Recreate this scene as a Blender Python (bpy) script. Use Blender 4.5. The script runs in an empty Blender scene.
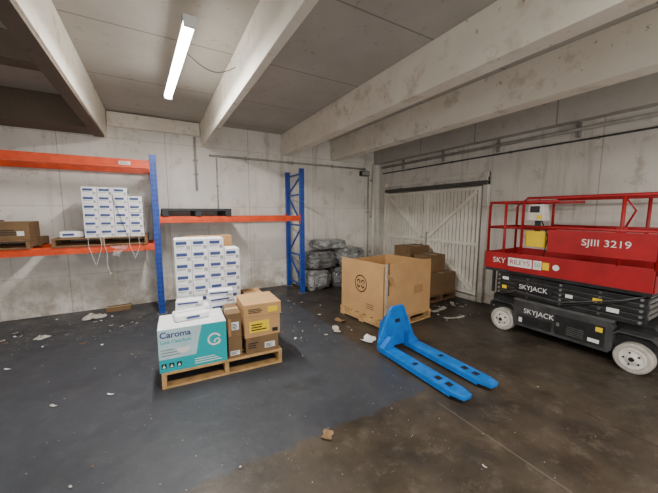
import bpy, bmesh, math, random
from mathutils import Vector, Matrix, noise
random.seed(7)
C = bpy.context.scene.collection
R = math.radians

# ---------------------------------------------------------------- materials
def nt(name):
    m = bpy.data.materials.new(name); m.use_nodes = True
    t = m.node_tree; b = t.nodes['Principled BSDF']
    return m, t, b
def mat(name, col, rough=.6, var=.12, scale=6, bump=0.0, metal=0, coord='Object', spec=.5, detail=6):
    m, t, b = nt(name)
    tc = t.nodes.new('ShaderNodeTexCoord'); n = t.nodes.new('ShaderNodeTexNoise')
    n.inputs['Scale'].default_value = scale; n.inputs['Detail'].default_value = detail
    t.links.new(tc.outputs[coord], n.inputs['Vector'])
    r = t.nodes.new('ShaderNodeValToRGB')
    r.color_ramp.elements[0].position = .3; r.color_ramp.elements[1].position = .7
    r.color_ramp.elements[0].color = tuple(c*(1-var) for c in col)+(1,)
    r.color_ramp.elements[1].color = tuple(min(1, c*(1+var)) for c in col)+(1,)
    t.links.new(n.outputs['Fac'], r.inputs['Fac']); t.links.new(r.outputs['Color'], b.inputs['Base Color'])
    b.inputs['Roughness'].default_value = rough; b.inputs['Metallic'].default_value = metal
    b.inputs['Specular IOR Level'].default_value = spec
    if bump:
        bp = t.nodes.new('ShaderNodeBump'); bp.inputs['Strength'].default_value = bump; bp.inputs['Distance'].default_value = .01
        t.links.new(n.outputs['Fac'], bp.inputs['Height']); t.links.new(bp.outputs['Normal'], b.inputs['Normal'])
    return m
def emit(name, col, s):
    m, t, b = nt(name)
    b.inputs['Base Color'].default_value = (*col, 1); b.inputs['Emission Color'].default_value = (*col, 1)
    b.inputs['Emission Strength'].default_value = s
    return m
def ramp(t, src, p0, p1, c0=(0,0,0,1), c1=(1,1,1,1)):
    r = t.nodes.new('ShaderNodeValToRGB'); e = r.color_ramp.elements
    e[0].position = p0; e[1].position = p1; e[0].color = c0; e[1].color = c1
    t.links.new(src, r.inputs['Fac']); return r.outputs['Color']
def noi(t, vec, scale, detail=8, rough=.6):
    n = t.nodes.new('ShaderNodeTexNoise'); n.inputs['Scale'].default_value = scale
    n.inputs['Detail'].default_value = detail; n.inputs['Roughness'].default_value = rough
    t.links.new(vec, n.inputs['Vector']); return n.outputs['Fac']
def mixc(t, fac, a, b):
    m = t.nodes.new('ShaderNodeMix'); m.data_type = 'RGBA'
    if hasattr(fac, 'is_linked'): t.links.new(fac, m.inputs[0])
    else: m.inputs[0].default_value = fac
    for s, i in ((a, 6), (b, 7)):
        if isinstance(s, tuple): m.inputs[i].default_value = s
        else: t.links.new(s, m.inputs[i])
    return m.outputs[2]
def mth(t, op, a, b=None, clamp=False):
    m = t.nodes.new('ShaderNodeMath'); m.operation = op; m.use_clamp = clamp
    for i, s in enumerate((a, b)):
        if s is None: continue
        if isinstance(s, (int, float)): m.inputs[i].default_value = s
        else: t.links.new(s, m.inputs[i])
    return m.outputs[0]
def jointline(t, src, per, off, w):
    f = mth(t, 'FRACT', mth(t, 'DIVIDE', mth(t, 'ADD', src, 50+off), per))
    return mth(t, 'LESS_THAN', f, w/per)

def floor_mat():
    m, t, b = nt('floor_concrete')
    tc = t.nodes.new('ShaderNodeTexCoord'); v = tc.outputs['Object']
    sp = t.nodes.new('ShaderNodeSeparateXYZ'); t.links.new(v, sp.inputs[0])
    X, Y = sp.outputs[0], sp.outputs[1]
    w = noi(t, v, 4.0, 12, .75)
    wob = mth(t, 'MULTIPLY', mth(t, 'SUBTRACT', w, .5), .28)
    fx = mth(t, 'MULTIPLY', mth(t, 'SUBTRACT', 2.06, mth(t, 'ADD', X, wob)), 30, True)
    fy = mth(t, 'MULTIPLY', mth(t, 'SUBTRACT', mth(t, 'ADD', Y, wob), 1.74), 24, True)
    paint = mth(t, 'MULTIPLY', fx, fy)
    big = noi(t, v, .9); fine = noi(t, v, 9); mid = noi(t, v, 1.8)
    wear = ramp(t, noi(t, v, 6, 12, .75), .60, .65, (1,1,1,1), (.55,.55,.55,1))
    paint = mth(t, 'MULTIPLY', paint, wear)
    blue = mixc(t, ramp(t, big, .3, .7), (.034,.038,.046,1), (.052,.057,.067,1))
    blue = mixc(t, ramp(t, fine, .5, .75, (0,0,0,1), (.4,.4,.4,1)), blue, (.076,.078,.084,1))
    brown = mixc(t, ramp(t, mid, .35, .65), (.030,.023,.017,1), (.078,.061,.043,1))
    brown = mixc(t, ramp(t, noi(t, v, 6, 12, .75), .52, .66, (0,0,0,1), (.7,.7,.7,1)), brown, (.115,.092,.066,1))
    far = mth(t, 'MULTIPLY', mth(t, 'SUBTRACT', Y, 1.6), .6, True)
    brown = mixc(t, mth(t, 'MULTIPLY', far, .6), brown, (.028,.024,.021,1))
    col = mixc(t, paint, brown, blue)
    dust = ramp(t, noi(t, v, 1.7), .55, .8, (0,0,0,1), (.28,.28,.28,1))
    col = mixc(t, dust, col, (.13,.115,.10,1))
    edge = mth(t, 'MULTIPLY', mth(t, 'SUBTRACT', Y, 4.7), .5, True)
    col = mixc(t, mth(t, 'MULTIPLY', edge, ramp(t, noi(t, v, 5), .45, .65)), col, (.13,.11,.09,1))
    stain = ramp(t, noi(t, v, 1.3, 10, .65), .58, .66, (0,0,0,1), (.5,.5,.5,1))
    col = mixc(t, stain, col, (.019,.018,.017,1))
    mp = t.nodes.new('ShaderNodeMapping'); mp.inputs['Rotation'].default_value = (0,0,.5); mp.inputs['Scale'].default_value = (1, 14, 1)
    t.links.new(v, mp.inputs[0])
    col = mixc(t, ramp(t, noi(t, mp.outputs[0], 1.6, 6), .64, .72, (0,0,0,1), (.3,.3,.3,1)), col, (.11,.105,.10,1))
    speck = ramp(t, noi(t, v, 60, 2), .69, .75)
    col = mixc(t, speck, col, (.17,.15,.13,1))
    jt = mth(t, 'LESS_THAN', mth(t, 'ABSOLUTE', mth(t, 'SUBTRACT', X, 1.98)), .006)
    jt2 = mth(t, 'MULTIPLY', mth(t, 'MULTIPLY', jt, mth(t, 'LESS_THAN', Y, 1.6)), .45)
    col = mixc(t, jt2, col, (.17,.15,.12,1))
    jt3 = mth(t, 'LESS_THAN', mth(t, 'ABSOLUTE', mth(t, 'SUBTRACT', X, 2.9)), .006)
    col = mixc(t, mth(t, 'MULTIPLY', jt3, .5), col, (.010,.009,.008,1))
    t.links.new(col, b.inputs['Base Color'])
    t.links.new(ramp(t, noi(t, v, 2.1), .3, .72, (.30,.30,.30,1), (.68,.68,.68,1)), b.inputs['Roughness'])
    b.inputs['Specular IOR Level'].default_value = .42
    bp = t.nodes.new('ShaderNodeBump'); bp.inputs['Strength'].default_value = .3; bp.inputs['Distance'].default_value = .012
    t.links.new(fine, bp.inputs['Height']); t.links.new(bp.outputs['Normal'], b.inputs['Normal'])
    return m
def wall_mat(name, axis, base, dark):
    m, t, b = nt(name)
    tc = t.nodes.new('ShaderNodeTexCoord'); v = tc.outputs['Object']
    sp = t.nodes.new('ShaderNodeSeparateXYZ'); t.links.new(v, sp.inputs[0])
    U = sp.outputs[axis]; Z = sp.outputs[2]
    col = mixc(t, ramp(t, noi(t, v, .9, 5), .40, .60), tuple(c*.86 for c in base)+(1,), base+(1,))
    col = mixc(t, ramp(t, noi(t, v, 2.6, 12, .75), .56, .62, (0,0,0,1), (.42,.42,.42,1)), col, dark+(1,))
    mp = t.nodes.new('ShaderNodeMapping'); mp.inputs['Scale'].default_value = (5, 5, .35)
    t.links.new(v, mp.inputs[0])
    col = mixc(t, ramp(t, noi(t, mp.outputs[0], 1.5, 10, .7), .54, .72, (0,0,0,1), (.6,.6,.6,1)), col, dark+(1,))
    brownish = (dark[0]*.75, dark[1]*.58, dark[2]*.42)
    col = mixc(t, ramp(t, noi(t, v, 9, 8, .75), .645, .675, (0,0,0,1), (.8,.8,.8,1)), col, brownish+(1,))
    low = mth(t, 'MULTIPLY', mth(t, 'SUBTRACT', .9, Z), 1.2, True)
    g = mth(t, 'MULTIPLY', low, ramp(t, noi(t, v, 3, 10, .7), .40, .58))
    col = mixc(t, mth(t, 'MULTIPLY', g, .8), col, tuple(c*.8 for c in dark)+(1,))
    j = mth(t, 'MAXIMUM', jointline(t, U, 1.45, .55, .012), mth(t, 'MULTIPLY', jointline(t, Z, 1.1, 0.0, .012), .6))
    col = mixc(t, mth(t, 'MULTIPLY', j, .5), col, tuple(c*.6 for c in dark)+(1,))
    t.links.new(col, b.inputs['Base Color']); b.inputs['Roughness'].default_value = .7
    bp = t.nodes.new('ShaderNodeBump'); bp.inputs['Strength'].default_value = .35; bp.inputs['Distance'].default_value = .012
    t.links.new(noi(t, v, 10), bp.inputs['Height']); t.links.new(bp.outputs['Normal'], b.inputs['Normal'])
    return m
def stained(name, base, dark, s1=1.3, s2=8, amt=.7, lines=False, lo=.6):
    m, t, b = nt(name)
    tc = t.nodes.new('ShaderNodeTexCoord'); v = tc.outputs['Object']
    col = mixc(t, ramp(t, noi(t, v, s1), .38, .66), base+(1,), tuple((3*c+d)/4 for c, d in zip(base, dark))+(1,))
    col = mixc(t, ramp(t, noi(t, v, s2, 10, .7), lo, lo+.12, (0,0,0,1), (amt,)*3+(1,)), col, dark+(1,))
    col = mixc(t, ramp(t, noi(t, v, s2*3, 6, .75), .63, .67, (0,0,0,1), (.7,.7,.7,1)), col, (dark[0]*.65, dark[1]*.55, dark[2]*.45, 1))
    if lines:
        sp = t.nodes.new('ShaderNodeSeparateXYZ'); t.links.new(v, sp.inputs[0])
        j = jointline(t, sp.outputs[1], 1.22, .35, .018)
        col = mixc(t, mth(t, 'MULTIPLY', j, .6), col, tuple(c*.6 for c in dark)+(1,))
    t.links.new(col, b.inputs['Base Color']); b.inputs['Roughness'].default_value = .75
    bp = t.nodes.new('ShaderNodeBump'); bp.inputs['Strength'].default_value = .2; bp.inputs['Distance'].default_value = .01
    t.links.new(noi(t, v, 14), bp.inputs['Height']); t.links.new(bp.outputs['Normal'], b.inputs['Normal'])
    return m

MF = floor_mat()
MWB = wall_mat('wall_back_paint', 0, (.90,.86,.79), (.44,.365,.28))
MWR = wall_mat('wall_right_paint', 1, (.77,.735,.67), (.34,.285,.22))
MCEIL = stained('ceiling_concrete', (.52,.49,.44), (.21,.18,.14), lines=True)
MBEAM = stained('beam_paint', (.92,.87,.76), (.48,.385,.275), 1.5, 3.5, .5, lo=.54)
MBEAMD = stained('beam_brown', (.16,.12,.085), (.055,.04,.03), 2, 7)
MDOOR = stained('door_paint', (.84,.80,.71), (.40,.33,.25), 1.5, 5, .5, lo=.56)
MDGAP = mat('door_gap_shadow', (.06,.05,.04), .9, .2, 8)
MDOORD = stained('door_header', (.66,.63,.58), (.10,.09,.08), 3, 5, .7, lo=.52)
MDRAIL = stained('door_rail_dark', (.09,.085,.08), (.03,.03,.03), 3, 5, .5)
MBLUE = mat('rack_blue', (.014,.06,.34), .45, .25, 12)
MORANGE = mat('rack_orange', (.72,.065,.006), .45, .2, 8)
MSTEEL = mat('galvanised_steel', (.35,.35,.34), .45, .2, 15, metal=.7)
MGREY = mat('grey_conduit', (.40,.38,.34), .6, .2, 10)
MTIMBER = mat('pallet_timber', (.50,.30,.12), .75, .3, 9, .3)
MTIMBERD = mat('old_timber', (.20,.11,.05), .8, .3, 9, .3)
MCARD = mat('cardboard', (.38,.21,.085), .8, .1, 5, .05)
MCARD2 = mat('cardboard_light', (.52,.30,.125), .8, .08, 4, .05)
MCARDD = mat('cardboard_dark', (.19,.11,.05), .8, .15, 5)
MTAPE = mat('packing_tape', (.50,.36,.18), .3, .05, 5)
MWHITE = mat('white_card', (.76,.77,.79), .55, .06, 6)
MINK = mat('navy_ink', (.035,.06,.20), .6, .1, 20)
MBLACK = mat('black_ink', (.012,.012,.014), .6, .1, 20)
MTEAL = mat('teal_print', (.004,.40,.44), .5, .05, 4)
MYEL = mat('yellow_label', (.90,.62,.01), .5, .06, 10)
MLABEL = mat('white_label', (.80,.80,.78), .5, .04, 10)
MFOAM = mat('white_foam_sheet', (.82,.83,.84), .5, .05, 12, .2)
MJACK = mat('jack_blue', (.006,.155,.55), .42, .2, 10)
MRUB = mat('black_rubber', (.02,.02,.02), .7, .2, 20)
MLRED = mat('lift_red', (.36,.008,.012), .5, .18, 6)
MLDARK = mat('lift_charcoal', (.042,.042,.043), .6, .45, 7)
MLARM = mat('lift_arm_black', (.014,.014,.015), .5, .5, 8)
MLGREY = mat('lift_grey', (.085,.085,.083), .55, .3, 8)
MTYRE = mat('pale_tyre', (.45,.42,.37), .75, .2, 12)
MHUB = mat('wheel_white', (.70,.67,.61), .5, .15, 10)
MBPL = mat('black_plastic', (.018,.018,.02), .5, .2, 10)
MBAG = mat('pale_film_sack', (.27,.27,.265), .13, .6, 6, .9)
MBAG2 = mat('grey_film_sack', (.15,.15,.15), .13, .6, 6, .9)
MFIL = mat('white_batten_metal', (.75,.75,.73), .5, .04, 8)
MGLOW = emit('diffuser_glow', (1, .97, .92), 28)
MPAPER = mat('litter_paper', (.45,.42,.37), .8, .25, 20)
MLEAF = mat('litter_brown', (.22,.13,.06), .85, .3, 20)
MGREEN = mat('green_sticker', (.05,.35,.10), .5, .1, 10)
def film():
    m, t, b = nt('clear_film')
    b.inputs['Base Color'].default_value = (.75,.76,.78,1); b.inputs['Roughness'].default_value = .2
    n = t.nodes.new('ShaderNodeTexNoise'); n.inputs['Scale'].default_value = 9
    t.links.new(ramp(t, n.outputs['Fac'], .35, .7, (.1,)*3+(1,), (.5,)*3+(1,)), b.inputs['Alpha'])
    return m
MFILM = film()

# ---------------------------------------------------------------- mesh helpers
def NB(): return bmesh.new()
def box(bm, x0, x1, y0, y1, z0, z1):
    vs = [bm.verts.new((x, y, z)) for x in (x0, x1) for y in (y0, y1) for z in (z0, z1)]
    for f in ((0,1,3,2),(4,6,7,5),(0,4,5,1),(2,3,7,6),(0,2,6,4),(1,5,7,3)): bm.faces.new([vs[i] for i in f])
def bar(bm, p, q, w, h):
    p, q = Vector(p), Vector(q); d = (q-p).normalized()
    up = Vector((0,0,1)) if abs(d.z) < .95 else Vector((0,1,0))
    s = d.cross(up).normalized(); u = s.cross(d)
    r = [[bm.verts.new(c + s*a*w/2 + u*b*h/2) for a, b in ((-1,-1),(1,-1),(1,1),(-1,1))] for c in (p, q)]
    for i in range(4): bm.faces.new((r[0][i], r[0][(i+1)%4], r[1][(i+1)%4], r[1][i]))
    bm.faces.new(r[0][::-1]); bm.faces.new(r[1])
def tube(bm, pts, r, seg=10, closed_ends=True):
    pts = [Vector(p) for p in pts]; rings = []
    for i, p in enumerate(pts):
        a = pts[max(i-1, 0)]; b = pts[min(i+1, len(pts)-1)]; d = (b-a).normalized()
        up = Vector((0,0,1)) if abs(d.z) < .9 else Vector((1,0,0))
        s = d.cross(up).normalized(); u = s.cross(d)
        rings.append([bm.verts.new(p + (s*math.cos(k*2*math.pi/seg) + u*math.sin(k*2*math.pi/seg))*r) for k in range(seg)])
    for A, B in zip(rings, rings[1:]):
        for k in range(seg): bm.faces.new((A[k], A[(k+1)%seg], B[(k+1)%seg], B[k]))
    if closed_ends: bm.faces.new(rings[0][::-1]); bm.faces.new(rings[-1])
def lathe_x(bm, prof, cx, cy, cz, seg=32):
    rings = [[bm.verts.new((cx+x, cy+r*math.cos(k*2*math.pi/seg), cz+r*math.sin(k*2*math.pi/seg))) for k in range(seg)] for x, r in prof]
    for A, B in zip(rings, rings[1:]):
        for k in range(seg): bm.faces.new((A[k], A[(k+1)%seg], B[(k+1)%seg], B[k]))
    bm.faces.new(rings[0][::-1]); bm.faces.new(rings[-1])
def prism(bm, pts, axis, a, b):
    def P(u, v, w): return {'x': (w, u, v), 'y': (u, w, v), 'z': (u, v, w)}[axis]
    A = [bm.verts.new(P(u, v, a)) for u, v in pts]; B = [bm.verts.new(P(u, v, b)) for u, v in pts]
    n = len(pts)
    for i in range(n): bm.faces.new((A[i], A[(i+1)%n], B[(i+1)%n], B[i]))
    bm.faces.new(A[::-1]); bm.faces.new(B)
def obj(name, bm, m, parent=None, bevel=0, smooth=False, label=None):
    bmesh.ops.recalc_face_normals(bm, faces=bm.faces)
    me = bpy.data.meshes.new(name); bm.to_mesh(me); bm.free(); me.materials.append(m)
    o = bpy.data.objects.new(name, me); C.objects.link(o)
    if parent: o.parent = parent
    if smooth:
        for p in me.polygons: p.use_smooth = True
    if bevel:
        b = o.modifiers.new('bevel', 'BEVEL'); b.width = bevel; b.segments = 2; b.limit_method = 'ANGLE'
    if label: o['label'] = label
    return o
def tag(o, label, cat, group=None, kind=None):
    o['label'] = label; o['category'] = cat
    if group: o['group'] = group
    if kind: o['kind'] = kind
    return o
def thing(name, label, cat, loc=(0,0,0), rz=0, group=None):
    o = bpy.data.objects.new(name, None); C.objects.link(o); o.location = loc; o.rotation_euler = (0,0,rz)
    o.empty_display_size = .1
    return tag(o, label, cat, group)
def struct(name, bm, m, parent=None, bevel=0):
    o = obj(name, bm, m, parent, bevel)
    o['kind'] = 'structure'
    return o
def dup(root, loc, rz, label=None, tilt=0):
    r = root.copy(); C.objects.link(r); r.location = loc; r.rotation_euler = (tilt,0,rz)
    if label: r['label'] = label
    for ch in list(root.children):
        c = ch.copy(); C.objects.link(c); c.parent = r
        for g in list(ch.children):
            d = g.copy(); C.objects.link(d); d.parent = c
    return r
def text(s, size, m, parent, loc, rot, name='lettering', align='CENTER', sx=1, bold=0.0):
    cu = bpy.data.curves.new('t', 'FONT'); cu.body = s; cu.size = size; cu.align_x = align; cu.align_y = 'CENTER'
    cu.extrude = .0006; cu.offset = bold
    tmp = bpy.data.objects.new('t', cu); C.objects.link(tmp)
    bpy.context.view_layer.update()
    me = bpy.data.meshes.new_from_object(tmp.evaluated_get(bpy.context.evaluated_depsgraph_get()))
    bpy.data.objects.remove(tmp)
    me.materials.clear(); me.materials.append(m); me.name = name
    o = bpy.data.objects.new(name, me); C.objects.link(o); o.parent = parent
    o.location = loc; o.rotation_euler = rot; o.scale = (sx, 1, 1)
    return o
FY = (R(90), 0, 0)
FX = (R(90), 0, R(-90))

# ---------------------------------------------------------------- room
X0, X1, Y0, Y1, H = -6.0, 5.0, -3.2, 6.1, 3.22
b = NB(); box(b, X0-.2, X1+.2, Y0-.2, Y1+.2, -.1, 0); struct('floor', b, MF)
b = NB(); box(b, X0-.2, X1+.2, Y0-.2, Y1+.2, H, H+.1); struct('ceiling', b, MCEIL)
b = NB(); box(b, X0-.2, X1+.2, Y1, Y1+.2, 0, H); struct('wall_back', b, MWB)
b = NB(); box(b, X1, X1+.2, Y0, Y1, 0, H); struct('wall_right', b, MWR)
b = NB(); box(b, X0-.2, X0, Y0, Y1, 0, H); struct('wall_left', b, MWR)
b = NB(); box(b, X0-.2, X1+.2, Y0-.2, Y0, 0, H); struct('wall_front', b, MWB)
tn = [0]
def trim(bm, m, bevel=.006):
    tn[0] += 1
    return struct('trim_%d' % tn[0], bm, m, None, bevel)
for x0, x1, m, BB in ((-.73,-.62,MBEAM,2.80), (.80,.875,MBEAM,2.80), (2.38,2.56,MBEAM,2.80), (3.56,3.78,MBEAM,2.79), (-2.9,-2.75,MBEAM,2.80), (-4.9,-4.75,MBEAM,2.80)):
    b = NB(); prism(b, [(x0-.02,H),(x0,BB),(x1,BB),(x1+.02,H)], 'y', Y0, Y1); trim(b, m)
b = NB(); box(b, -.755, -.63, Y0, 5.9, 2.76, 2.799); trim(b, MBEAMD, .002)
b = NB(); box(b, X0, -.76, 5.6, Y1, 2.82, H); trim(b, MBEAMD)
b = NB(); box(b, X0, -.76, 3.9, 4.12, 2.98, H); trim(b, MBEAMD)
b = NB(); box(b, -.59, .77, 6.02, Y1, 2.98, 3.2); trim(b, MBEAM)
b = NB(); box(b, 4.82, X1, Y0, Y1, 2.80, 3.2); trim(b, MCEIL)

# timber door on the right wall, standing on a low kerb
y0, y1 = 3.24, 5.70
f = NB(); box(f, 4.90, 4.999, y0-.03, y1+.02, 0, .085); trim(f, MCEIL)
d = NB(); box(d, 4.985, 4.996, y0, y1, .09, 2.07); door = struct('door_1', d, MDGAP)
for a0, a1 in ((y0, 4.465), (4.470, y1)):
    d = NB(); n = 15; w = (a1-a0)/n
    for i in range(n): box(d, 4.962, 4.984, a0+i*w+.008, a0+(i+1)*w-.008, .10, 2.06)
    struct('door_boards', d, MDOOR, door, 0)
    f = NB()
    box(f, 4.93, 4.961, a0, a0+.05, .10, 2.06); box(f, 4.93, 4.961, a1-.05, a1, .10, 2.06)
    for z in (.11, 1.0, 1.99): box(f, 4.93, 4.961, a0+.05, a1-.05, z, z+.06)
    struct('door_frame', f, MDOOR, door, .002)
for ya, za, yb, zb in ((y0+.07,1.97,4.39,1.09), (y1-.07,1.97,4.55,1.09), (y0+.07,.18,4.39,.98), (y1-.07,.18,4.55,.98)):
    f = NB(); bar(f, (4.935, ya, za), (4.935, yb, zb), .05, .055); struct('door_brace', f, MBEAM, door, .002)
f = NB(); box(f, 4.90, 4.998, y0-.12, y1+.02, 2.15, 2.215); struct('door_track', f, MDOORD, door)
f = NB(); box(f, 4.88, 4.998, y0-.12, y1+.02, 2.08, 2.145); struct('door_track_rail', f, MDRAIL, door)
f = NB(); tube(f, [(4.90, 4.40, .95), (4.90, 4.40, 1.2)], .012); box(f, 4.90, 4.93, 4.39, 4.41, .96, .98); box(f, 4.90, 4.93, 4.39, 4.41, 1.17, 1.19); struct('door_handle', f, MSTEEL, door)
f = NB(); box(f, 4.93, 4.999, y1+.021, y1+.10, 0, 2.3); trim(f, MBEAM)
f = NB(); box(f, 4.93, 4.999, y0-.12, y0-.031, 0, 2.3); trim(f, MWR)
f = NB(); box(f, 4.95, 4.999, y0-.12, y1+.1, 2.22, 2.3); trim(f, MWR)

# pipes and conduits
def pipe(pts, r, label, m=MGREY, name='conduit_pipe', clips=()):
    t = thing(name, label, 'pipe')
    b = NB(); tube(b, pts, r); obj('pipe', b, m, t, smooth=True)
    for (x, y, z, dx, dy, dz) in clips:
        b = NB(); box(b, x-dx, x+dx, y-dy, y+dy, z-dz, z+dz); obj('clip', b, MSTEEL, t)
    return t
pipe([(.68,6.07,2.0),(.68,6.07,2.96)], .02, 'grey vertical conduit on the white wall above the white carton stack', clips=[(.68,6.084,2.3,.04,.015,.015),(.68,6.084,2.55,.04,.015,.015)])
pipe([(1.05,6.085,1.6),(1.05,6.085,2.62)], .012, 'thin vertical conduit on the wall above the middle rack beam', clips=[(1.05,6.089,2.1,.03,.01,.012)])
pipe([(.92,6.07,2.66),(4.55,6.07,2.66)], .02, 'long horizontal grey pipe high on the back wall under the beams', clips=[(x,6.084,2.66,.012,.015,.04) for x in (1.6,2.6,3.6,4.5)])
pipe([(4.78,6.04,0.0),(4.78,6.04,2.78)], .04, 'thick pale downpipe in the corner left of the timber door', MBEAM, clips=[(4.78,6.08,z,.06,.018,.02) for z in (.6,1.5,2.4)])
pipe([(4.64,6.07,.0),(4.64,6.07,2.48)], .02, 'thinner grey pipe beside the corner downpipe', clips=[(4.64,6.085,1.6,.04,.014,.015)])
pipe([(4.94,-2.5,2.70),(4.94,5.9,2.70)], .026, 'long grey pipe running high along the right wall', clips=[(4.969,y,2.70,.027,.012,.099) for y in (.8,1.9,3.0,4.1,5.2)])
pipe([(4.965,-2.5,2.56),(4.965,5.9,2.56)], .012, 'thin dark cable pipe under the long pipe of the right wall', MLDARK, clips=[(4.979,y,2.56,.0205,.012,.02) for y in (.6,1.7,2.8,3.9,5.0)])
jb = thing('junction_box', 'small dark electrical junction box high in the room corner', 'electrical box', (4.5,6.1,2.49))
b = NB(); box(b, -.12,.12,-.1,0,0,.12); obj('body', b, MLDARK, jb, .005)
b = NB(); box(b, -.10,.10,-.108,-.1,.015,.105); obj('cover', b, MGREY, jb)

# fluorescent battens, plus added area fills
def batten(loc, label, L=1.6, rz=0):
    t = thing('fluorescent_light', label, 'ceiling light', loc, rz)
    b = NB(); prism(b, [(-.022,.03),(-.042,.0),(.042,.0),(.022,.03)], 'y', -L/2, L/2); obj('housing', b, MFIL, t)
    b = NB(); prism(b, [(-.040,0),(-.036,-.028),(-.016,-.045),(.016,-.045),(.036,-.028),(.040,0)], 'y', -L/2+.02, L/2-.02); obj('diffuser', b, MGLOW, t)
    for s in (-1, 1):
        b = NB(); box(b, -.044,.044, s*L/2-.015, s*L/2+.015, -.048, .032); obj('end_cap', b, MFIL, t, .005)
        b = NB(); tube(b, [(0,s*L*.3,.03),(0,s*L*.3,H-loc[2])], .006); obj('hanger_rod', b, MSTEEL, t)
    return t
batten((.255,3.44,3.02), 'long glowing fluorescent batten under the ceiling, between the first two beams', 1.70, R(3.0))
batten((1.5,-.9,3.04), 'fluorescent batten behind the viewpoint over the open floor')
batten((-2.0,.9,3.04), 'fluorescent batten over the left side of the floor')
cord = [Vector((.325+.46*k/16, 3.15+.12*k/16, 3.04-.10*math.sin(math.pi*k/16)+.03*k/16)) for k in range(17)]
b = NB(); tube(b, cord, .004, 6); tag(obj('power_cord', b, MLDARK, smooth=True), 'thin dark cord drooping from the glowing batten to the next beam', 'cable')
b = NB(); tube(b, [(.895,y,2.97+.02*math.sin(y*3)) for y in [i*.3-1 for i in range(23)]], .009, 6)
tag(obj('beam_cable', b, MBPL, smooth=True), 'dark cable running along the side of the narrow beam right of the batten', 'cable')
def area(loc, sx, sy, e, rot=(0,0,0), col=(1,.96,.90)):
    l = bpy.data.lights.new('area_light', 'AREA'); l.shape = 'RECTANGLE'; l.size = sx; l.size_y = sy; l.energy = e; l.color = col
    o = bpy.data.objects.new('area_light', l); C.objects.link(o); o.location = loc; o.rotation_euler = rot; return o
area((.255,3.44,2.96), .1, 1.5, 105)
area((1.5,-.9,2.96), .3, 1.6, 105)
area((-2.0,.9,2.96), .3, 1.6, 55)
area((-.8,-2.7,1.7), 3.2, 2.2, 85, (R(94),0,R(-10)), (.96,.98,1))  # added cool fill from behind the camera
area((3.4,-2.4,1.7), 1.8, 2.0, 38, (R(94),0,R(3)), (1,.98,.95))  # second added fill, brightens the lift and back right, no real source
w = bpy.data.worlds.new('world'); bpy.context.scene.world = w; w.use_nodes = True
w.node_tree.nodes['Background'].inputs[0].default_value = (.6,.65,.7,1); w.node_tree.nodes['Background'].inputs[1].default_value = .1

# ---------------------------------------------------------------- pallet rack
RF, RB = 5.32, 6.02
rack = thing('pallet_rack', 'tall blue and orange steel pallet rack along the white back wall', 'pallet rack', (0,RF,0))
D = RB-RF
for x, top in ((-2.72,2.46), (0,2.46), (2.46,2.44)):
    for y in (0, D):
        b = NB(); box(b, x-.045, x+.045, y-.03, y+.03, .008, top); p = obj('upright_post', b, MBLUE, rack, .004)
        if y == 0:
            b = NB()
            for k in range(int(top/.075)-2):
                for s in (-.02, .02): box(b, x+s-.006, x+s+.006, -.0315, -.0305, .12+k*.075, .145+k*.075)
            obj('slot_row', b, MBLACK, p)
        b = NB(); box(b, x-.07, x+.07, y-.06, y+.06, 0, .008); obj('foot_plate', b, MSTEEL, rack)
    zs = [.15, .75, 1.35, 1.95, top-.1]
    for i, z in enumerate(zs):
        b = NB(); bar(b, (x, .03, z), (x, D-.03, z), .03, .03); obj('cross_brace', b, MBLUE, rack)
        if i < 4:
            a, c = (.03, D-.03) if i % 2 == 0 else (D-.03, .03)
            b = NB(); bar(b, (x+.005, a, z+.03), (x+.005, c, zs[i+1]-.03), .025, .03); obj('diagonal_brace', b, MBLUE, rack)
def rbeam(xa, xb, z, y, h=.11):
    b = NB(); box(b, xa+.05, xb-.05, y-.025, y+.025, z-h/2, z+h/2); box(b, xa+.05, xb-.05, y-.028, y-.025, z-h/2+.03, z+h/2-.03)
    o = obj('beam', b, MORANGE, rack, .004)
    for x, s in ((xa, 1), (xb, -1)):
        b = NB(); xs = sorted((x+s*.046, x+s*.052)); box(b, xs[0], xs[1], y-.035, y+.03, z-.10, z+.09)
        obj('connector', b, MORANGE, o)
    return o
for y in (0, D):
    rbeam(-2.72, 0, 2.31, y, .12); rbeam(-2.72, 0, 1.08, y, .10); rbeam(0, 2.46, 1.49, y, .10)
b = NB(); box(b, -.42, -.28, -.0325, -.0285, 2.285, 2.335); ls = obj('load_sign', b, MLABEL, rack)
b = NB()
for k, z in enumerate((2.295,2.308,2.321)): box(b, -.41, -.30-.01*k, -.034, -.0327, z, z+.005)
obj('printed_lines', b, MBLACK, ls)

# ---------------------------------------------------------------- pallets
def pallet(loc, rz, W, Dp, label, m=MTIMBER, h=.15, cat='pallet', name='timber_pallet', nb=7):
    t = thing(name, label, cat, loc, rz)
    for i in range(nb):
        y = -Dp/2 + i*(Dp-.1)/(nb-1)
        b = NB(); box(b, -W/2, W/2, y, y+.1, h-.02, h); obj('deck_board', b, m, t, .003)
    for x in (-W/2+.02, 0, W/2-.02):
        b = NB(); box(b, x-.02, x+.02, -Dp/2+.005, Dp/2-.005, .02, h-.02); obj('bearer', b, m, t, .003)
    for i in range(3):
        y = -Dp/2 + i*(Dp-.1)/2
        b = NB(); box(b, -W/2, W/2, y, y+.1, 0, .02); obj('bottom_board', b, m, t, .003)
    return t

PL = Vector((.555,3.50,0)); PR = R(-3)
pallet(PL, PR, 1.13, 1.16, 'timber pallet on the floor carrying the teal printed carton')
def on(x, y, z):
    c, s = math.cos(PR), math.sin(PR)
    return (PL.x + c*x - s*y, PL.y + s*x + c*y, z)

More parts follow.
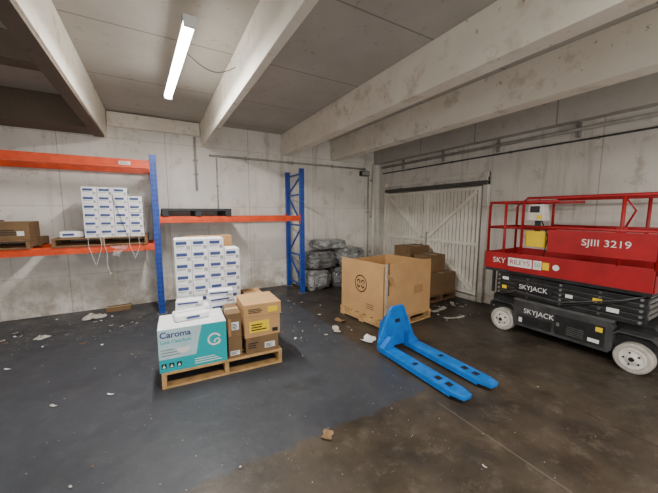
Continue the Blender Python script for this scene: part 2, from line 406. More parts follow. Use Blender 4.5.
def carton(name, label, loc, rz, W, Dp, Hh, m=MCARD, tape=True, group=None, tapem=MTAPE, cat='carton'):
    t = thing(name, label, cat, loc, rz, group)
    b = NB(); box(b, -W/2, W/2, -Dp/2, Dp/2, 0, Hh); obj('body', b, m, t, .004)
    if tape:
        b = NB(); box(b, -W/2+.002, W/2-.002, -.025, .025, Hh+.0002, Hh+.0012)
        box(b, -W/2-.0012, -W/2-.0002, -.025, .025, Hh*.75, Hh); obj('tape', b, tapem, t)
    return t
def sticker(t, x0, x1, z0, z1, Dp, m=MLABEL, name='sticker'):
    b = NB(); box(b, x0, x1, -Dp/2-.0018, -Dp/2-.0004, z0, z1); return obj(name, b, m, t)
def inklines(t, x0, x1, z0, z1, n, Dp, m=MBLACK, name='printed_lines'):
    b = NB(); st = (z1-z0)/n
    for i in range(n):
        e = x0 + (x1-x0)*random.uniform(.6, 1)
        box(b, x0, e, -Dp/2-.0026, -Dp/2-.0019, z0+i*st, z0+i*st+st*.5)
    return obj(name, b, m, t)

# teal and white carton
cw, cd, ch = .585, .44, .405
t = carton('bathroom_carton', 'large white carton with teal printed front, nearest on the floor pallet', on(-.285,-.345,.15), PR, cw, cd, ch, MWHITE, tapem=MLABEL)
yf = -cd/2
b = NB(); box(b, -.292, .292, yf-.0018, yf-.0006, .004, .402); obj('teal_panel', b, MTEAL, t)
b = NB(); prism(b, [(-.291,.125),(-.291,.401),(.075,.401),(.04,.26),(.015,.125)], 'y', yf-.0026, yf-.0019)
obj('pale_print_panel', b, mat('pale_print', (.50,.66,.71), .5, .12, 4), t)
text('Caroma', .078, MINK, t, (-.278,yf-.0032,.350), FY, align='LEFT', bold=.0018, sx=1.0)
text('Luna Cleanflush', .040, MTEAL, t, (-.276,yf-.0032,.285), FY, align='LEFT', bold=.0008)
b = NB()
for i in range(3): box(b, -.275, -.12-.025*(i%3), yf-.0034, yf-.0027, .155+i*.026, .165+i*.026)
obj('printed_lines', b, MSTEEL, t)
b = NB(); prism(b, [(-.09+.055*math.cos(R(a)), .205+.042*math.sin(R(a))) for a in range(180,361,15)]+[(-.03,.215),(-.15,.215)], 'y', yf-.0034, yf-.0027); obj('basin_picture', b, MLABEL, t)
for i in range(3):
    b = NB(); box(b, -.275+i*.062, -.235+i*.062, yf-.0028, yf-.0019, .04, .085); hs = obj('handling_symbol', b, MBLACK, t)
    b = NB(); prism(b, [(-.269+i*.062,.046),(-.241+i*.062,.046),(-.255+i*.062,.076)], 'y', yf-.0036, yf-.0029); obj('symbol_mark', b, MLABEL, hs)
b = NB()
for i in range(3): box(b, .0, .24-.03*i, yf-.0028, yf-.0019, .03+i*.022, .038+i*.022)
obj('white_print', b, MLABEL, t)
def arcy(bm, cx, cz, r0, r1, a0, a1, y, n=24):
    A = [[bm.verts.new((cx+r*math.cos(R(a0+(a1-a0)*k/n)), y, cz+r*math.sin(R(a0+(a1-a0)*k/n)))) for k in range(n+1)] for r in (r0, r1)]
    for k in range(n): bm.faces.new((A[0][k], A[0][k+1], A[1][k+1], A[1][k]))
b = NB(); arcy(b, .18, .24, .045, .062, 20, 330, yf-.0024); obj('round_mark', b, MLABEL, t)
b = NB(); arcy(b, .205, .215, .018, .032, -90, 200, yf-.0026); obj('round_mark', b, MLABEL, t)

def crumple(name, loc, rx, ry, h, m, label, cat, seed, group=None, rz=None):
    b = NB(); n = 12; rows = []
    for i in range(n+1):
        row = []
        for j in range(n+1):
            u, v = i/n*2-1, j/n*2-1
            e = (1-u*u)*(1-v*v)
            z = .004 + h*abs(noise.noise(Vector((u*2.2+seed, v*2.2, seed*1.7))))*2*(.3+.7*e) + h*.5*e
            row.append(b.verts.new((u*rx*(1+.18*noise.noise(Vector((v*2,seed,0)))), v*ry*(1+.18*noise.noise(Vector((u*2,seed+5,0)))), z)))
        rows.append(row)
    for i in range(n):
        for j in range(n): b.faces.new((rows[i][j], rows[i+1][j], rows[i+1][j+1], rows[i][j+1]))
    o = obj(name, b, m, None)
    so = o.modifiers.new('thick', 'SOLIDIFY'); so.thickness = .003; so.offset = -1
    o.location = loc; o.rotation_euler = (0,0,random.uniform(0,3) if rz is None else rz)
    return tag(o, label, cat, group)
fp = thing('flat_white_packet', 'flat white packet lying on top of the teal printed carton', 'packet', on(-.29,-.30,.557), PR+R(8))
b = NB(); box(b, -.16,.15,-.11,.10,0,.06); obj('body', b, MFOAM, fp, .018)
b = NB(); box(b, -.145,.135,-.012,.012,.0602,.0612); obj('seam', b, MPAPER, fp)
b = NB(); box(b, -.06,.06,-.112,-.1105,.015,.04); obj('navy_print', b, MINK, fp)

# brown cartons right of it
t = carton('brown_carton', 'lower of two narrow brown cartons beside the teal printed carton', on(.09,-.38,.15), PR, .13, .36, .205, MCARDD)
sticker(t, -.05, .04, .03, .075, .36); inklines(t, -.045, .03, .04, .07, 3, .36)
t = carton('brown_carton', 'upper narrow brown carton beside the teal printed carton', on(.09,-.37,.3565), PR, .13, .36, .25, MCARDD)
sticker(t, -.03, .04, .08, .16, .36); inklines(t, -.025, .035, .09, .15, 4, .36); sticker(t, -.06, -.035, .02, .2, .36, MCARD, 'pale_print')
t = carton('brown_carton', 'bottom brown carton of the three at the pallet corner', on(.365,-.355,.15), PR, .34, .40, .175, MCARDD)
sticker(t, .02, .13, .04, .10, .40); inklines(t, .03, .12, .05, .09, 3, .40); inklines(t, -.15, -.02, .06, .13, 3, .40)
t = carton('brown_carton', 'middle brown carton with a bright yellow label at the pallet corner', on(.365,-.36,.3265), PR+R(1), .37, .40, .215, MCARD2)
sticker(t, -.14, .07, .05, .17, .40, MYEL, 'yellow_sticker'); inklines(t, -.12, .05, .07, .15, 3, .40); sticker(t, .10, .16, .03, .07, .40, MBLACK, 'dark_print')
t = carton('brown_carton', 'topmost wide brown carton at the pallet corner', on(.375,-.34,.543), PR, .385, .44, .13, MCARD2)
inklines(t, -.15, .0, .04, .09, 3, .44); sticker(t, .05, .15, .03, .09, .44, MYEL, 'yellow_sticker')
carton('brown_carton', 'brown carton at the back of the pallet behind the corner cartons', on(.43,.14,.15), PR, .22, .44, .46, MCARD)
carton('brown_carton', 'tall brown carton standing behind the stack of white cartons', on(-.03,.515,.15), PR, .56, .12, 1.16, MCARD, tape=False)

# white small cartons
def white_proto(label, group, loc, rz, w=.155, d=.30, h=.143):
    t = thing('white_carton', label, 'carton', loc, rz, group)
    b = NB(); box(b, -w/2, w/2, -d/2, d/2, 0, h); obj('body', b, MWHITE, t, .004)
    b = NB(); box(b, -w/2+.018, w/2-.045, -d/2-.0016, -d/2-.0003, h*.52, h*.80); obj('navy_print', b, MINK, t)
    b = NB(); box(b, -w/2+.018, w*.12, -d/2-.0016, -d/2-.0003, h*.34, h*.42); obj('small_print', b, MSTEEL, t)
    b = NB(); box(b, w*.22, w/2-.012, -d/2-.0016, -d/2-.0003, h*.12, h*.42); obj('small_print', b, MSTEEL, t)
    b = NB(); box(b, -.018, .018, -d/2+.002, d/2-.002, h+.0002, h+.001); obj('tape', b, MLABEL, t)
    b = NB(); box(b, w/2+.0003, w/2+.0013, -d/2+.06, d/2-.10, h*.35, h*.65); obj('side_print', b, MINK, t)
    return t
WL = 'small white carton with navy print in the tall stack on the floor pallet'
WG = 'small white cartons stacked on the floor pallet'
proto = None; h = .1285
rowy = [random.uniform(-.014,.010) for _ in range(9)]
for cidx in range(4):
    for r_ in range((9, 9, 9, 8)[cidx]):
        p = on(-.328+cidx*.174, .283+rowy[r_]+random.uniform(-.012,.002), .15+r_*h)
        rz = PR+R(random.uniform(-.6,.6))
        if proto is None: proto = white_proto(WL, WG, p, rz, .171, h=.127)
        else: dup(proto, p, rz)
LL = 'small white carton in the low rows between the teal printed carton and the tall stack'
low = None
for x in (-.345,-.175,-.005,.165):
    for r_ in range(4):
        p = on(x, -.012, .15+r_*.112)
        if low is None: low = white_proto(LL, 'low rows of small white cartons', p, PR, .168, .21, .1115)
        else: dup(low, p, PR+R(random.uniform(-.2,.2)))
wide = white_proto('wide white carton lying loosely on the low rows, left one', 'loose white cartons at the foot of the tall stack', on(-.29,-.035,.598), PR+R(-5), .26, .15, .07)
dup(wide, on(.02,-.035,.598), PR+R(6), 'wide white carton lying loosely on the low rows, right one')
dup(wide, on(.03,-.025,.669), PR+R(-6), 'wide white carton on top of the right loose one, against the tall stack')
# ---- rack contents
pallet((-.68,5.69,1.13), 0, 1.10, .84, 'brown timber pallet on the left rack shelf under white cartons', MTIMBERD, .12)
WL2 = 'small white carton with navy print stacked on the left rack shelf'
first = None
for cidx in range(4):
    for r_ in range((6,6,6,5)[cidx]):
        p = (-.79+cidx*.178, 5.47+random.uniform(-.008,.008), 1.25+r_*.118); rz = R(random.uniform(-.6,.6))
        if first is None: first = white_proto(WL2, 'small white cartons on the rack shelf', p, rz, .174, .34, .117)
        else: dup(first, p, rz)
b = NB(); bar(b, (-.56,5.282,1.96), (-.38,5.282,1.26), .002, .016); tag(obj('strap', b, MBLACK), 'dark strap running diagonally over the white cartons on the rack shelf', 'strap')
pk = thing('white_packet', 'white wrapped packet lying on the rack pallet left of the white cartons', 'packet', (-1.04,5.5,1.25), .1)
b = NB(); box(b, -.14,.13,-.12,.12,0,.09); obj('body', b, MWHITE, pk, .02)
b = NB(); box(b, -.1,.02,-.1222,-.1205,.03,.06); obj('navy_print', b, MINK, pk)
pallet((-2.02,5.69,1.13), 0, 1.16, .84, 'brown timber pallet at the far left of the rack shelf', MTIMBERD, .12)
for i, (x, w_, h_, lb) in enumerate(((-1.62,.34,.23,'rightmost brown carton on the far left rack pallet'), (-1.98,.36,.25,'second brown carton on the far left rack pallet'), (-2.36,.36,.22,'leftmost brown carton on the rack pallet'))):
    t = carton('brown_carton', lb, (x,5.55,1.25), 0, w_, .42, h_, MCARDD); inklines(t, -.12, .05, .06, .14, 3, .42); sticker(t, .05, .12, .05, .11, .42)
bp_ = thing('black_pallet', 'black plastic pallet lying on the middle rack beam', 'pallet', (.60,5.66,1.54))
b = NB()
for i in range(9): box(b, -.52, .52, -.38+i*.087, -.32+i*.087, .10, .125)
box(b, -.52,.52,-.4,-.38,.085,.125); box(b, -.52,.52,.38,.4,.085,.125); obj('deck', b, MBPL, bp_, .003)
for x in (-.47, 0, .47):
    for y in (-.34, 0, .34):
        b = NB(); box(b, x-.05, x+.05, y-.05, y+.05, .0, .0995); obj('foot_block', b, MBPL, bp_, .008)
b = NB(); prev = None
for i in range(17):
    z = 1.12 - .16*i/16; xx = -.50 + .03*math.sin(i*.4); ww = .20*(1-i/20)*(1+.15*math.sin(i*1.1)); yy = 5.268 - .006*math.sin(i*.6)
    a = b.verts.new((xx-ww/2, yy, z)); c = b.verts.new((xx+ww/2, yy-.005, z+.02*math.sin(i)))
    if prev: b.faces.new((prev[0], prev[1], c, a))
    prev = (a, c)
tag(obj('torn_film', b, MFILM, smooth=True), 'torn clear film hanging from the pallet edge on the left rack shelf', 'plastic film')
ST = [((-.84,-.70), .26, 'leftmost thin string loop hanging under the left rack shelf'), ((-.66,-.62), .42, 'long thin string dangling under the left rack shelf'), ((-.36,-.24), .20, 'short string loop hanging under the left rack shelf'), ((-.19,-.15), .34, 'dark thin string dangling beside the blue upright')]
for k, ((xa, xb), ln, lb) in enumerate(ST):
    loop = k in (0, 2); pts = [(xa, 5.30, 1.2535), (xa, 5.263, 1.2535), (xa, 5.263, 1.2)]
    for i in range(21):
        u = i/20
        pts.append((xa+(xb-xa)*u + .012*math.sin(u*7), 5.263, 1.12 - (ln*math.sin(math.pi*u) if loop else ln*u)))
    if loop: pts += [(xb, 5.263, 1.2), (xb, 5.263, 1.2535), (xb, 5.30, 1.2535)]
    b = NB(); tube(b, pts, .0026, 6); tag(obj('string', b, MFOAM if k < 3 else MBLACK, smooth=True), lb, 'string')

# ---------------------------------------------------------------- big open carton on its pallet
BL = Vector((3.03,3.50,0)); BR = R(6)
pallet(BL, BR, 1.0, .98, 'timber pallet under the big open brown carton', MTIMBER, .13)
bc = thing('bulk_carton', 'big open topped brown bulk carton with a round black logo', 'carton', (BL.x, BL.y, .13), BR)
W2, D2, H2, T2 = .49, .47, .78, .010
for nm, a in (('front_wall', (-W2, W2, -D2, -D2+T2, 0, H2)), ('back_wall', (-W2, W2, D2-T2, D2, 0, H2-.05)), ('side_wall', (-W2, -W2+T2, -D2+T2, D2-T2, 0, H2)),
              ('side_wall', (W2-T2, W2, -D2+T2, D2-T2, 0, H2-.03)), ('base', (-W2+T2, W2-T2, -D2+T2, D2-T2, 0, .012))):
    b = NB(); box(b, *a); obj(nm, b, MCARD2, bc, .002)
b = NB(); bar(b, (-W2+T2+.01, -.30, H2-.14), (-W2+.10, -.30, H2-.30), .55, .008); obj('inner_flap', b, MCARD2, bc)
b = NB(); box(b, -W2-.0015, -W2-.0003, -.45, -.43, .02, H2-.02); obj('corner_seam', b, MCARDD, bc)
b = NB(); box(b, -W2-.003, -W2+.035, -D2-.003, -D2-.0005, .10, H2+.01); obj('pale_corner_strip', b, MPAPER, bc, label='pale vertical strip at the front corner')
b = NB(); box(b, -W2+.04, -W2+.07, -D2-.004, -D2-.0005, .35, H2+.02); obj('torn_edge', b, MCARDD, bc)
cy, cz = .02, .44
def arc(bm, cy, cz, r0, r1, a0, a1, x, n=24):
    A = [[bm.verts.new((x, cy+r*math.cos(R(a0+(a1-a0)*k/n)), cz+r*math.sin(R(a0+(a1-a0)*k/n)))) for k in range(n+1)] for r in (r0, r1)]
    for k in range(n): bm.faces.new((A[0][k], A[0][k+1], A[1][k+1], A[1][k]))
lg = NB(); arc(lg, cy, cz, .112, .128, 0, 360, -W2-.002, 48); obj('logo_ring', lg, MBLACK, bc)
for s in (-1, 1):
    lg = NB(); yy = cy+s*.045
    arc(lg, yy, cz+.025, .018, .036, -20, 230, -W2-.0022)
    arc(lg, yy, cz-.035, .014, .032, 160, 410, -W2-.0026); obj('logo_figure', lg, MBLACK, bc)
lg = NB()
for k in range(3): box(lg, -W2-.0025, -W2-.001, -.25, -.10, .10+k*.03, .112+k*.03)
obj('small_print', lg, MCARDD, bc)
b = NB(); box(b, .1, .3, -D2-.0016, -D2-.0003, .30, .42); obj('label_sheet', b, MCARD, bc)

# cartons behind by the door
pallet((4.43,4.10,0), R(2), .80, 1.06, 'timber pallet against the timber door behind the big carton', MTIMBERD, .12)
t = carton('brown_carton', 'lower brown carton near the door, farther one on the pallet', (4.48,4.37,.12), R(-90), .50, .68, .42, MCARDD)
t = carton('brown_carton', 'lower brown carton near the door, next to the scissor lift', (4.48,3.84,.12), R(-90), .50, .70, .38, MCARDD)
inklines(t, -.15, .1, .1, .2, 3, .70); sticker(t, .08, .18, .2, .3, .70)
t = carton('brown_carton', 'upper brown carton of the pile by the timber door', (4.48,4.38,.541), R(-88), .42, .56, .40, MCARDD)
inklines(t, -.12, .12, .1, .2, 3, .56)
t = carton('brown_carton', 'small upper carton with white label by the timber door', (4.45,3.89,.501), R(-92), .34, .46, .32, MCARDD)
sticker(t, -.12, .05, .06, .18, .46)

# film wrapped sacks
def sack(loc, rx, ry, hz, m, label, seed):
    t = thing('plastic_sack', label, 'sack', loc, R(random.uniform(-3,3)), 'plastic sacks heaped by the back wall')
    b = NB(); bmesh.ops.create_icosphere(b, subdivisions=6, radius=1)
    for v in b.verts:
        p = v.co.copy(); e = .55
        q = Vector([math.copysign(abs(c)**e, c) for c in p])
        st = Vector((p.x*3, p.y*3, p.z*5))
        n_ = noise.noise(p*1.8+Vector((seed*3,0,0)))*.16 + (1-abs(noise.noise(st+Vector((0,seed*5,0))))*2)*.09 + (1-abs(noise.noise(st*2.3+Vector((seed,0,0))))*2)*.06
        f = min(.82+n_, 1.03)
        v.co = (q.x*rx*f, q.y*ry*f, min(max(q.z*hz/2*(1.0+n_)+hz/2, 0), hz*1.02))
    obj('body', b, m, t, smooth=True)
    b = NB()
    rings = [[b.verts.new((-rx*.88-z, r*math.cos(k*.785), hz*.55+r*math.sin(k*.785))) for k in range(8)] for z, r in [(-.05,.05),(.0,.02),(.02,.022),(.05,.045)]]
    for A, B_ in zip(rings, rings[1:]):
        for k in range(8): b.faces.new((A[k], A[(k+1)%8], B_[(k+1)%8], B_[k]))
    obj('tied_neck', b, m, t, smooth=True)
    return t
SK = [((2.87,5.62,0),.30,.36,.40,MBAG,'pale film wrapped sack at the foot of the heap beside the blue upright',.3),
      ((3.49,5.60,0),.32,.38,.42,MBAG2,'dark film wrapped sack at the foot of the heap, second from the blue upright',1.1),
      ((4.12,5.64,0),.30,.36,.40,MBAG,'pale film wrapped sack at the foot of the heap nearest the corner',2.7),
      ((2.98,5.66,.41),.37,.34,.36,MBAG2,'dark film wrapped sack in the second layer beside the blue upright',3.4),
      ((3.74,5.66,.42),.38,.34,.40,MBAG,'pale film wrapped sack in the second layer toward the corner',4.3),
      ((3.26,5.70,.81),.40,.30,.20,MBAG,'pale crumpled film wrapped sack on top of the heap',5.5)]
for s in SK: sack(*s)

# ---------------------------------------------------------------- pallet jack
J = thing('pallet_jack', 'blue hand pallet jack with two long forks on the floor', 'pallet jack', (2.35,1.43,0), R(-1.2))
L = 1.10
for s in (-1, 1):
    xc = s*.185
    b = NB()
    prism(b, [(xc-.05,0),(xc-.078,.10),(xc-.078,L),(xc+.078,L),(xc+.078,.10),(xc+.05,0)], 'z', .045, .085)
    fk = obj('fork', b, MJACK, J, .008)
    b = NB(); box(b, xc-.080, xc-.072, .12, L, .03, .046); box(b, xc+.072, xc+.080, .12, L, .03, .046); obj('fork_skirt', b, MJACK, fk)
    for k in range(2):
        b = NB(); box(b, xc-.03, xc+.03, .16+k*.12, .22+k*.12, .0852, .0862); obj('roller_window', b, MBLACK, fk)
    b = NB(); lathe_x(b, [(-.04,.034),(-.035,.038),(.035,.038),(.04,.034)], xc, .2, .038, 20); obj('load_roller', b, MRUB, J, smooth=True)
    b = NB(); prism(b, [(xc-.03,.58),(xc+.03,.58),(xc+.03,.62),(xc-.03,.62)], 'z', .0852, .0862); obj('warning_sticker', b, MBLACK, fk)
    b = NB(); pts = [(s*.265,.086),(s*.11,.086),(s*.11,.2),(s*.16,.2)]; prism(b, pts, 'y', L-.10, L-.021); obj('gusset', b, MJACK, J)
    b = NB(); prism(b, [(L+.015,.05),(L+.015,.46),(L+.16,.30),(L+.20,.10),(L+.16,.05)], 'x', s*.10-.01, s*.10+.01); obj('pump_side_plate', b, MJACK, J, .004)
    b = NB(); bar(b, (s*.24,L-.024,.12), (s*.085,L-.024,.47), .008, .03); obj('head_rib', b, MJACK, J, .002)
b = NB()
prism(b, [(-.27,.05),(-.27,.13),(-.11,.49),(-.08,.525),(.08,.525),(.11,.49),(.27,.13),(.27,.05)], 'y', L-.02, L+.015)
obj('head_plate', b, MJACK, J, .006)
b = NB(); box(b, -.09, .09, L+.015, L+.16, .26, .285); obj('pump_housing', b, MJACK, J, .004)
b = NB(); box(b, -.035, .035, L-.0225, L-.0205, .33, .37); obj('warning_sticker', b, MBLACK, J)
b = NB(); tube(b, [(0,L+.10,.285),(0,L+.10,.42)], .035, 14); obj('pump_cylinder', b, MSTEEL, J, smooth=True)
for s in (-1, 1):
    b = NB(); lathe_x(b, [(-.025,.08),(-.02,.088),(.02,.088),(.025,.08)], s*.045, L+.10, .088, 24); obj('steer_wheel', b, MRUB, J, smooth=True)

# ---------------------------------------------------------------- scissor lift
S = thing('scissor_lift', 'red and black scissor lift with guard rails parked by the right wall', 'scissor lift', (4.42,1.60,0))
b = NB(); box(b, -.28, .28, -.80, .82, .13, .34); ch_ = obj('chassis', b, MLDARK, S, .01)
for s in (-1, 1):
    b = NB()
    xa, xb = (-.385, -.281) if s < 0 else (.281, .385)
    prism(b, [(-.47,.13),(.47,.13),(.50,.17),(.50,.42),(.47,.46),(-.47,.46),(-.50,.42),(-.50,.17)], 'x', xa, xb)
    md = obj('side_module', b, MLDARK, S, .006)
    if s < 0:
        b = NB(); box(b, -.390, -.3855, -.44, .02, .17, .40); obj('access_door', b, MLARM, md, .003)
        b = NB(); box(b, -.390, -.3855, .05, .44, .17, .29); obj('access_door', b, MLARM, md, .003)
        b = NB(); box(b, -.396, -.3902, -.03, .0, .27, .31); obj('latch', b, MSTEEL, md)
        b = NB(); box(b, -.392, -.3902, -.42, -.36, .33, .38); obj('warning_sticker', b, MYEL, md)
        b = NB(); box(b, -.392, -.3902, -.40, -.30, .20, .24); obj('white_sticker', b, MLABEL, md)
        b = NB(); box(b, -.392, -.3902, .38, .42, .19, .25); obj('white_sticker', b, MLABEL, md)
        for k in range(5):
            b = NB(); box(b, -.392, -.3902, -.26, -.10, .20+k*.022, .208+k*.022); obj('vent_slot', b, MLGREY, md)
b = NB()
prism(b, [(-.80,.30),(-.80,.44),(-.77,.49),(.80,.49),(.84,.44),(.84,.30)], 'x', -.27, .27); obj('chassis_top', b, MLARM, S, .008)
b = NB(); box(b, -.385, -.28, -.50, .50, .461, .485); obj('grey_ledge', b, MLGREY, S, .003)
for s in (-1, 1):
    xa, xb = (-.395,-.27) if s < 0 else (.27,.395)
    for yc in (-.665, .64):
        b = NB(); prism(b, [(yc-.175,.30),(yc-.175,.35),(yc-.12,.40),(yc+.13,.40),(yc+.17,.36),(yc+.17,.30),(yc+.16,.30),(yc+.16,.35),(yc+.12,.385),(yc-.11,.385),(yc-.165,.34),(yc-.165,.30)], 'x', xa, xb)
        obj('fender', b, MLDARK, S)
text('SKYJACK', .085, MLABEL, S, (-.3862,.20,.345), FX)
for sx_ in (-1, 1):
    for yc in (-.665, .64):
        x = sx_*.34
        b = NB(); lathe_x(b, [(-.05,.10),(-.055,.135),(-.045,.15),(.045,.15),(.055,.135),(.05,.10)], x, yc, .15, 36); wt = obj('tyre', b, MTYRE, S)
        b = NB()
        pr = [(0,.105),(sx_*.012,.10),(sx_*.005,.07),(sx_*.012,.045),(sx_*.025,.035)]
        lathe_x(b, pr, x + sx_*.05, yc, .15, 30); obj('rim', b, MHUB, wt)
        b = NB()
        for k in range(5):
            a = k*2*math.pi/5
            tube(b, [(x+sx_*.055, yc+.062*math.cos(a), .15+.062*math.sin(a)), (x+sx_*.07, yc+.062*math.cos(a), .15+.062*math.sin(a))], .009, 6)
        tube(b, [(x+sx_*.07, yc, .15), (x+sx_*.082, yc, .15)], .022, 14)
        obj('wheel_nuts', b, MLARM, wt)
for s in (-1, 1):
    for lv in range(5):
        z = .52+lv*.058; mm = MLGREY if lv % 2 else MLARM
        b = NB(); bar(b, (s*.335,-.72,z-.010), (s*.335,.76,z+.010), .035, .054); a1 = obj('scissor_arm', b, MLARM, S, .004)
        b = NB(); bar(b, (s*.29,-.72,z+.014), (s*.29,.76,z-.014), .035, .054); obj('scissor_arm', b, mm, S, .004)
        b = NB(); bar(b, (s*.3535,-.70,z-.010+.02), (s*.3535,.74,z+.010+.02), .002, .005); obj('arm_edge', b, MLGREY, a1)
        for y in (-.68, -.36, 0, .36, .72):
            b = NB(); tube(b, [(s*.353,y,z), (s*.368,y,z)], .014, 14); obj('pivot_pin', b, MLGREY if abs(y) == .36 else MSTEEL, a1)
for lv in range(5):
    for y in (-.68, 0, .72):
        b = NB(); tube(b, [(-.27,y,.52+lv*.058), (.27,y,.52+lv*.058)], .02, 10); obj('cross_tube', b, MSTEEL, S)
b = NB(); box(b, -.25, .25, -.66, .70, .495, .78); obj('inner_arm_bank', b, MLARM, S, .01)
b = NB(); tube(b, [(-.30,-.55,.53),(-.30,.4,.74)], .02, 16); obj('lift_cylinder', b, MLARM, S, smooth=True)
for k in range(2):
    b = NB(); tube(b, [(-.375,.70-.04*k,.50),(-.378,.5,.55+.03*k),(-.378,.0,.52+.03*k),(-.375,-.5,.68+.02*k),(-.37,-.70,.79)], .007, 8); obj('hydraulic_hose', b, MLGREY if k else MRUB, S, smooth=True)
b = NB(); bar(b, (-.36,.80,.50), (-.36,.80,.80), .03, .03); obj('corner_stop', b, MLARM, S)
b = NB(); box(b, -.374,-.370, .08, .50, .60, .69); obj('arm_plate', b, MLARM, S, .002)
text('SKYJACK', .082, MLABEL, S, (-.3750,.29,.645), FX)
for a in ((-.38,-.30,.63,.68,MYEL,'warning_sticker'), (.62,.68,.575,.62,MYEL,'warning_sticker'), (-.52,-.42,.565,.61,MLABEL,'white_sticker'), (-.12,-.05,.62,.66,MLABEL,'white_sticker'), (.60,.68,.70,.74,MLABEL,'white_sticker')):
    b = NB(); box(b, -.3575,-.3548,a[0],a[1],a[2],a[3]); obj(a[5], b, a[4], S)
# platform
b = NB(); box(b, -.385, .385, -.75, .92, .80, .835); obj('platform_deck', b, MLDARK, S, .004)
b = NB(); box(b, -.40, -.386, -.75, .60, .83, 1.07); obj('side_panel', b, MLRED, S, .004)
b = NB(); box(b, -.395, -.381, .60, .93, .84, 1.06); obj('extension_side_panel', b, MLRED, S, .003)
b = NB(); box(b, .386, .40, -.75, .93, .83, 1.07); obj('side_panel', b, MLRED, S, .004)
b = NB(); box(b, -.385, .385, .922, .934, .84, 1.06); obj('front_panel', b, MLRED, S, .004)
b = NB(); box(b, -.385, .385, -.763, -.751, .83, 1.0); obj('rear_panel', b, MLRED, S, .004)
b = NB(); box(b, -.408, -.4005, -.75, .60, .80, .835); obj('panel_lip', b, MLARM, S)
# raised panel between deck and mid rail carrying the number
b = NB(); box(b, -.402, -.390, -.75, .16, 1.135, 1.40); obj('number_panel', b, MLRED, S, .005)
text('SJIII 3219', .10, MLABEL, S, (-.4032,-.37,1.275), FX, sx=1.08)
text('SKY', .10, MLABEL, S, (-.4012,.72,.955), FX)
b = NB(); box(b, -.4022, -.4008, .31, .60, .90, 1.01); obj('name_sticker', b, MLABEL, S)
text('RILEYS', .085, MLRED, S, (-.4030,.455,.955), FX)
b = NB(); box(b, -.4022, -.4008, .20, .295, .90, 1.01); obj('white_number_sticker', b, MLABEL, S)
text('50', .07, MGREEN, S, (-.4030,.248,.955), FX)
b = NB(); box(b, -.4022, -.4008, .12, .19, .91, 1.00); obj('yellow_sticker', b, MYEL, S)
b = NB(); prism(b, [(.05+.035*math.cos(a), .955+.035*math.sin(a)) for a in [i*math.pi/8 for i in range(16)]], 'x', -.402, -.4008); obj('round_sticker', b, MLABEL, S)
# rails
TOP = 1.775
def rail(name, pts, r=.017, m=MLRED):
    b = NB(); tube(b, pts, r, 10); return obj(name, b, m, S, smooth=True)
for s in (-1, 1):
    x = s*.385
    rail('top_rail', [(x,-.75,1.05),(x,-.75,TOP-.04),(x,-.71,TOP),(x,.42,TOP),(x,.46,TOP-.04),(x,.46,1.06)])
    rail('mid_rail', [(x,-.75,1.42),(x,.46,1.42)])
    rail('rail_post', [(x,-.48,1.06),(x,-.48,TOP)])
    x2 = s*.345
    rail('extension_top_rail', [(x2,.10,TOP-.04),(x2,.88,TOP-.04),(x2,.92,TOP-.08),(x2,.92,1.05)])
    rail('extension_mid_rail', [(x2,.10,1.40),(x2,.92,1.40)])
    if s < 0: rail('rail_post', [(x2,.70,.84),(x2,.70,TOP-.04)])
for z in (TOP-.04, 1.40): rail('end_rail', [(-.345,.92,z),(.345,.92,z)])
for z in (TOP, 1.42): rail('end_rail', [(-.385,-.75,z),(.385,-.75,z)])
rail('gate_brace', [(-.385,-.48,TOP-.02),(-.385,-.57,1.62),(-.385,-.50,1.44)], .010)
b = NB(); box(b, -.40,-.37,-.52,-.44,1.40,1.46); obj('rail_bracket', b, MLRED, S, .004)
cb = NB(); prism(cb, [(.24,1.50),(.44,1.50),(.46,1.56),(.42,1.70),(.26,1.70)], 'x', -.33, -.20); c0 = obj('control_box', cb, MHUB, S, .006)
b = NB(); tube(b, [(-.27,.34,1.70),(-.27,.34,1.76)], .014); obj('joystick', b, MRUB, c0)
b = NB(); box(b, -.333,-.3305,.30,.41,1.60,1.68); obj('control_face', b, MLARM, c0)
b = NB(); box(b, -.333,-.3305,.27,.33,1.52,1.57); obj('warning_sticker', b, MYEL, c0)
b = NB(); tube(b, [(-.31,.28,1.5),(-.30,.20,1.3),(-.30,.24,1.05),(-.30,.4,.9),(-.28,.5,.85)], .008, 8); obj('control_cable', b, MRUB, S, smooth=True)
b = NB(); box(b, -.33,-.25,.22,.44,1.17,1.36); yb = obj('manual_box', b, MYEL, S, .006)
b = NB(); box(b, -.335,-.3305,.22,.44,1.30,1.37); obj('lid', b, MYEL, yb)
b = NB(); box(b, -.30,-.28,.30,.36,1.36,1.50); obj('box_hanger', b, MLARM, S)
lad = NB()
for x in (-.18, .18): box(lad, x-.015, x+.015, -.86, -.82, .15, .80)
for z in (.25, .45, .65): box(lad, -.18, .18, -.85, -.825, z, z+.02)
for x in (-.18, .18): box(lad, x-.012, x+.012, -.83, -.78, .30, .34)
obj('step_ladder', lad, MLARM, S)

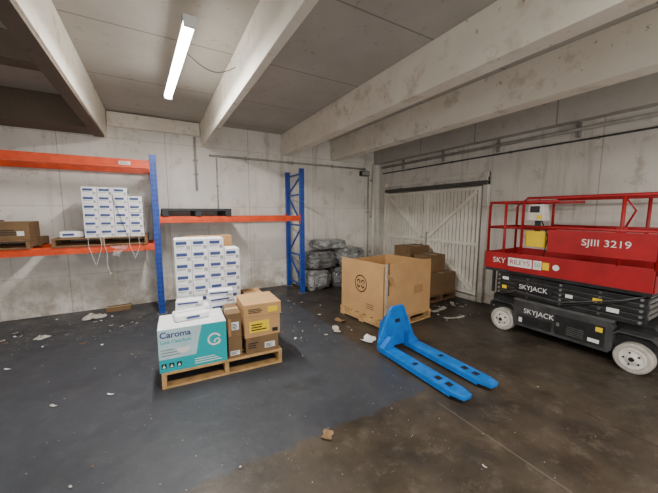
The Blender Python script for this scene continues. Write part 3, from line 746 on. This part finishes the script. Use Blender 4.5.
# ---------------------------------------------------------------- litter
def scrap(loc, w_, d_, m, label, cat, rz, bend=.02, group=None):
    b = NB(); n = 5; rows = []
    for i in range(n+1):
        u = i/n-.5
        rows.append([b.verts.new((u*w_, v*d_*(1+.2*math.sin(i*2)), .003+bend*(u*u*4)*(1 if v > 0 else .6))) for v in (-.5, 0, .5)])
    for A, B_ in zip(rows, rows[1:]):
        for k in range(2): b.faces.new((A[k], B_[k], B_[k+1], A[k+1]))
    o = obj('paper_scrap', b, m, None); so = o.modifiers.new('thick','SOLIDIFY'); so.thickness = .0025; so.offset = -1
    o.location = loc; o.rotation_euler = (0,0,rz); return tag(o, label, cat, group)
scrap((2.22,2.86,0), .19, .14, MLABEL, 'white folded paper sheet on the floor beside the big open carton', 'paper scrap', .5, .04)
scrap((2.05,3.35,0), .22, .08, MPAPER, 'torn pale sheet on the floor left of the big open carton', 'paper scrap', 1.2, .02)
scrap((2.28,3.62,0), .16, .10, MLEAF, 'brown cardboard scrap at the left foot of the big open carton', 'cardboard scrap', 2.0, .03)
scrap((.98,1.72,0), .09, .07, MLEAF, 'brown cardboard scrap on the floor in front of the floor pallet', 'cardboard scrap', .8, .015)
scrap((3.95,3.22,0), .4, .07, MPAPER, 'long pale strip of packaging on the floor before the timber door', 'packaging', .15, .02)
scrap((3.85,2.85,0), .35, .04, MPAPER, 'narrow pale strip left of the scissor lift on the floor', 'packaging', -.3, .02)
scrap((4.4,3.30,0), .25, .06, MPAPER, 'short pale strip of packaging nearest the timber door', 'packaging', .8, .02)
crumple('floor_plastic', (-.9,5.6,0), .14, .09, .05, MPAPER, 'crumpled whitish plastic on the floor under the left rack shelf', 'packaging', 7.7)
crumple('floor_plastic', (-1.35,5.0,0), .07, .05, .03, MPAPER, 'crumpled grey paper on the floor at the far left', 'packaging', 9.2)
t = carton('brown_carton', 'flat brown carton lying on the floor against the wall under the rack', (-.62,5.92,0), .05, .34, .22, .05, MCARDD)
for i in range(130):
    x, y = random.uniform(-1.8,4.6), random.uniform(.9,5.3)
    if i > 50: x, y = random.choice(((random.uniform(-2.6,-.2),random.uniform(4.9,5.9)),(random.uniform(1.3,2.7),random.uniform(2.8,5.8)),(random.uniform(3.6,4.6),random.uniform(2.6,3.5))))
    if -.25 < x < 1.25 and 2.7 < y < 4.3: continue
    if 2.3 < x < 3.75 and 2.85 < y < 4.2: continue
    if 1.9 < x < 2.8 and 1.2 < y < 2.9: continue
    if x > 2.4 and y > 5.0: continue
    if x > 3.7 and (y < 2.6 or y > 3.5): continue
    k = .45 if y < 3 else .85
    scrap((x,y,0), k*random.uniform(.02,.08), k*random.uniform(.01,.03), random.choice((MPAPER,MPAPER,MLEAF,MLABEL)), 'small torn scrap scattered on the dark floor', 'paper scrap', random.uniform(0,3), .006, 'small scraps scattered on the floor')
b = NB()
for i in range(1500):
    x, y = random.uniform(-2.5,4.9), random.uniform(.7,6.0)
    if random.random() < .5: x = random.choice((random.uniform(-2.5,0.2), random.uniform(1.4,4.9))); y = random.uniform(4.6,6.0)
    s = random.uniform(.002,.006) if y < 3 else random.uniform(.003,.011); a = random.uniform(0,3); c_, s_ = math.cos(a)*s, math.sin(a)*s*.6
    vs = [b.verts.new((x+u, y+v, .003)) for u, v in ((c_,s_),(-s_,c_),(-c_,-s_),(s_,-c_))]; b.faces.new(vs)
tag(obj('floor_grit', b, MPAPER), 'fine pale grit and crumbs strewn over the concrete floor', 'grit', kind='stuff')

# ---------------------------------------------------------------- camera
cam = bpy.data.cameras.new('camera'); co = bpy.data.objects.new('camera', cam); C.objects.link(co)
co.location = (0,0,1.6); co.rotation_euler = (R(83.5), 0, R(-30)); cam.sensor_width = 36; cam.lens = 298/658*36
cam.clip_start = .02
bpy.context.scene.camera = co
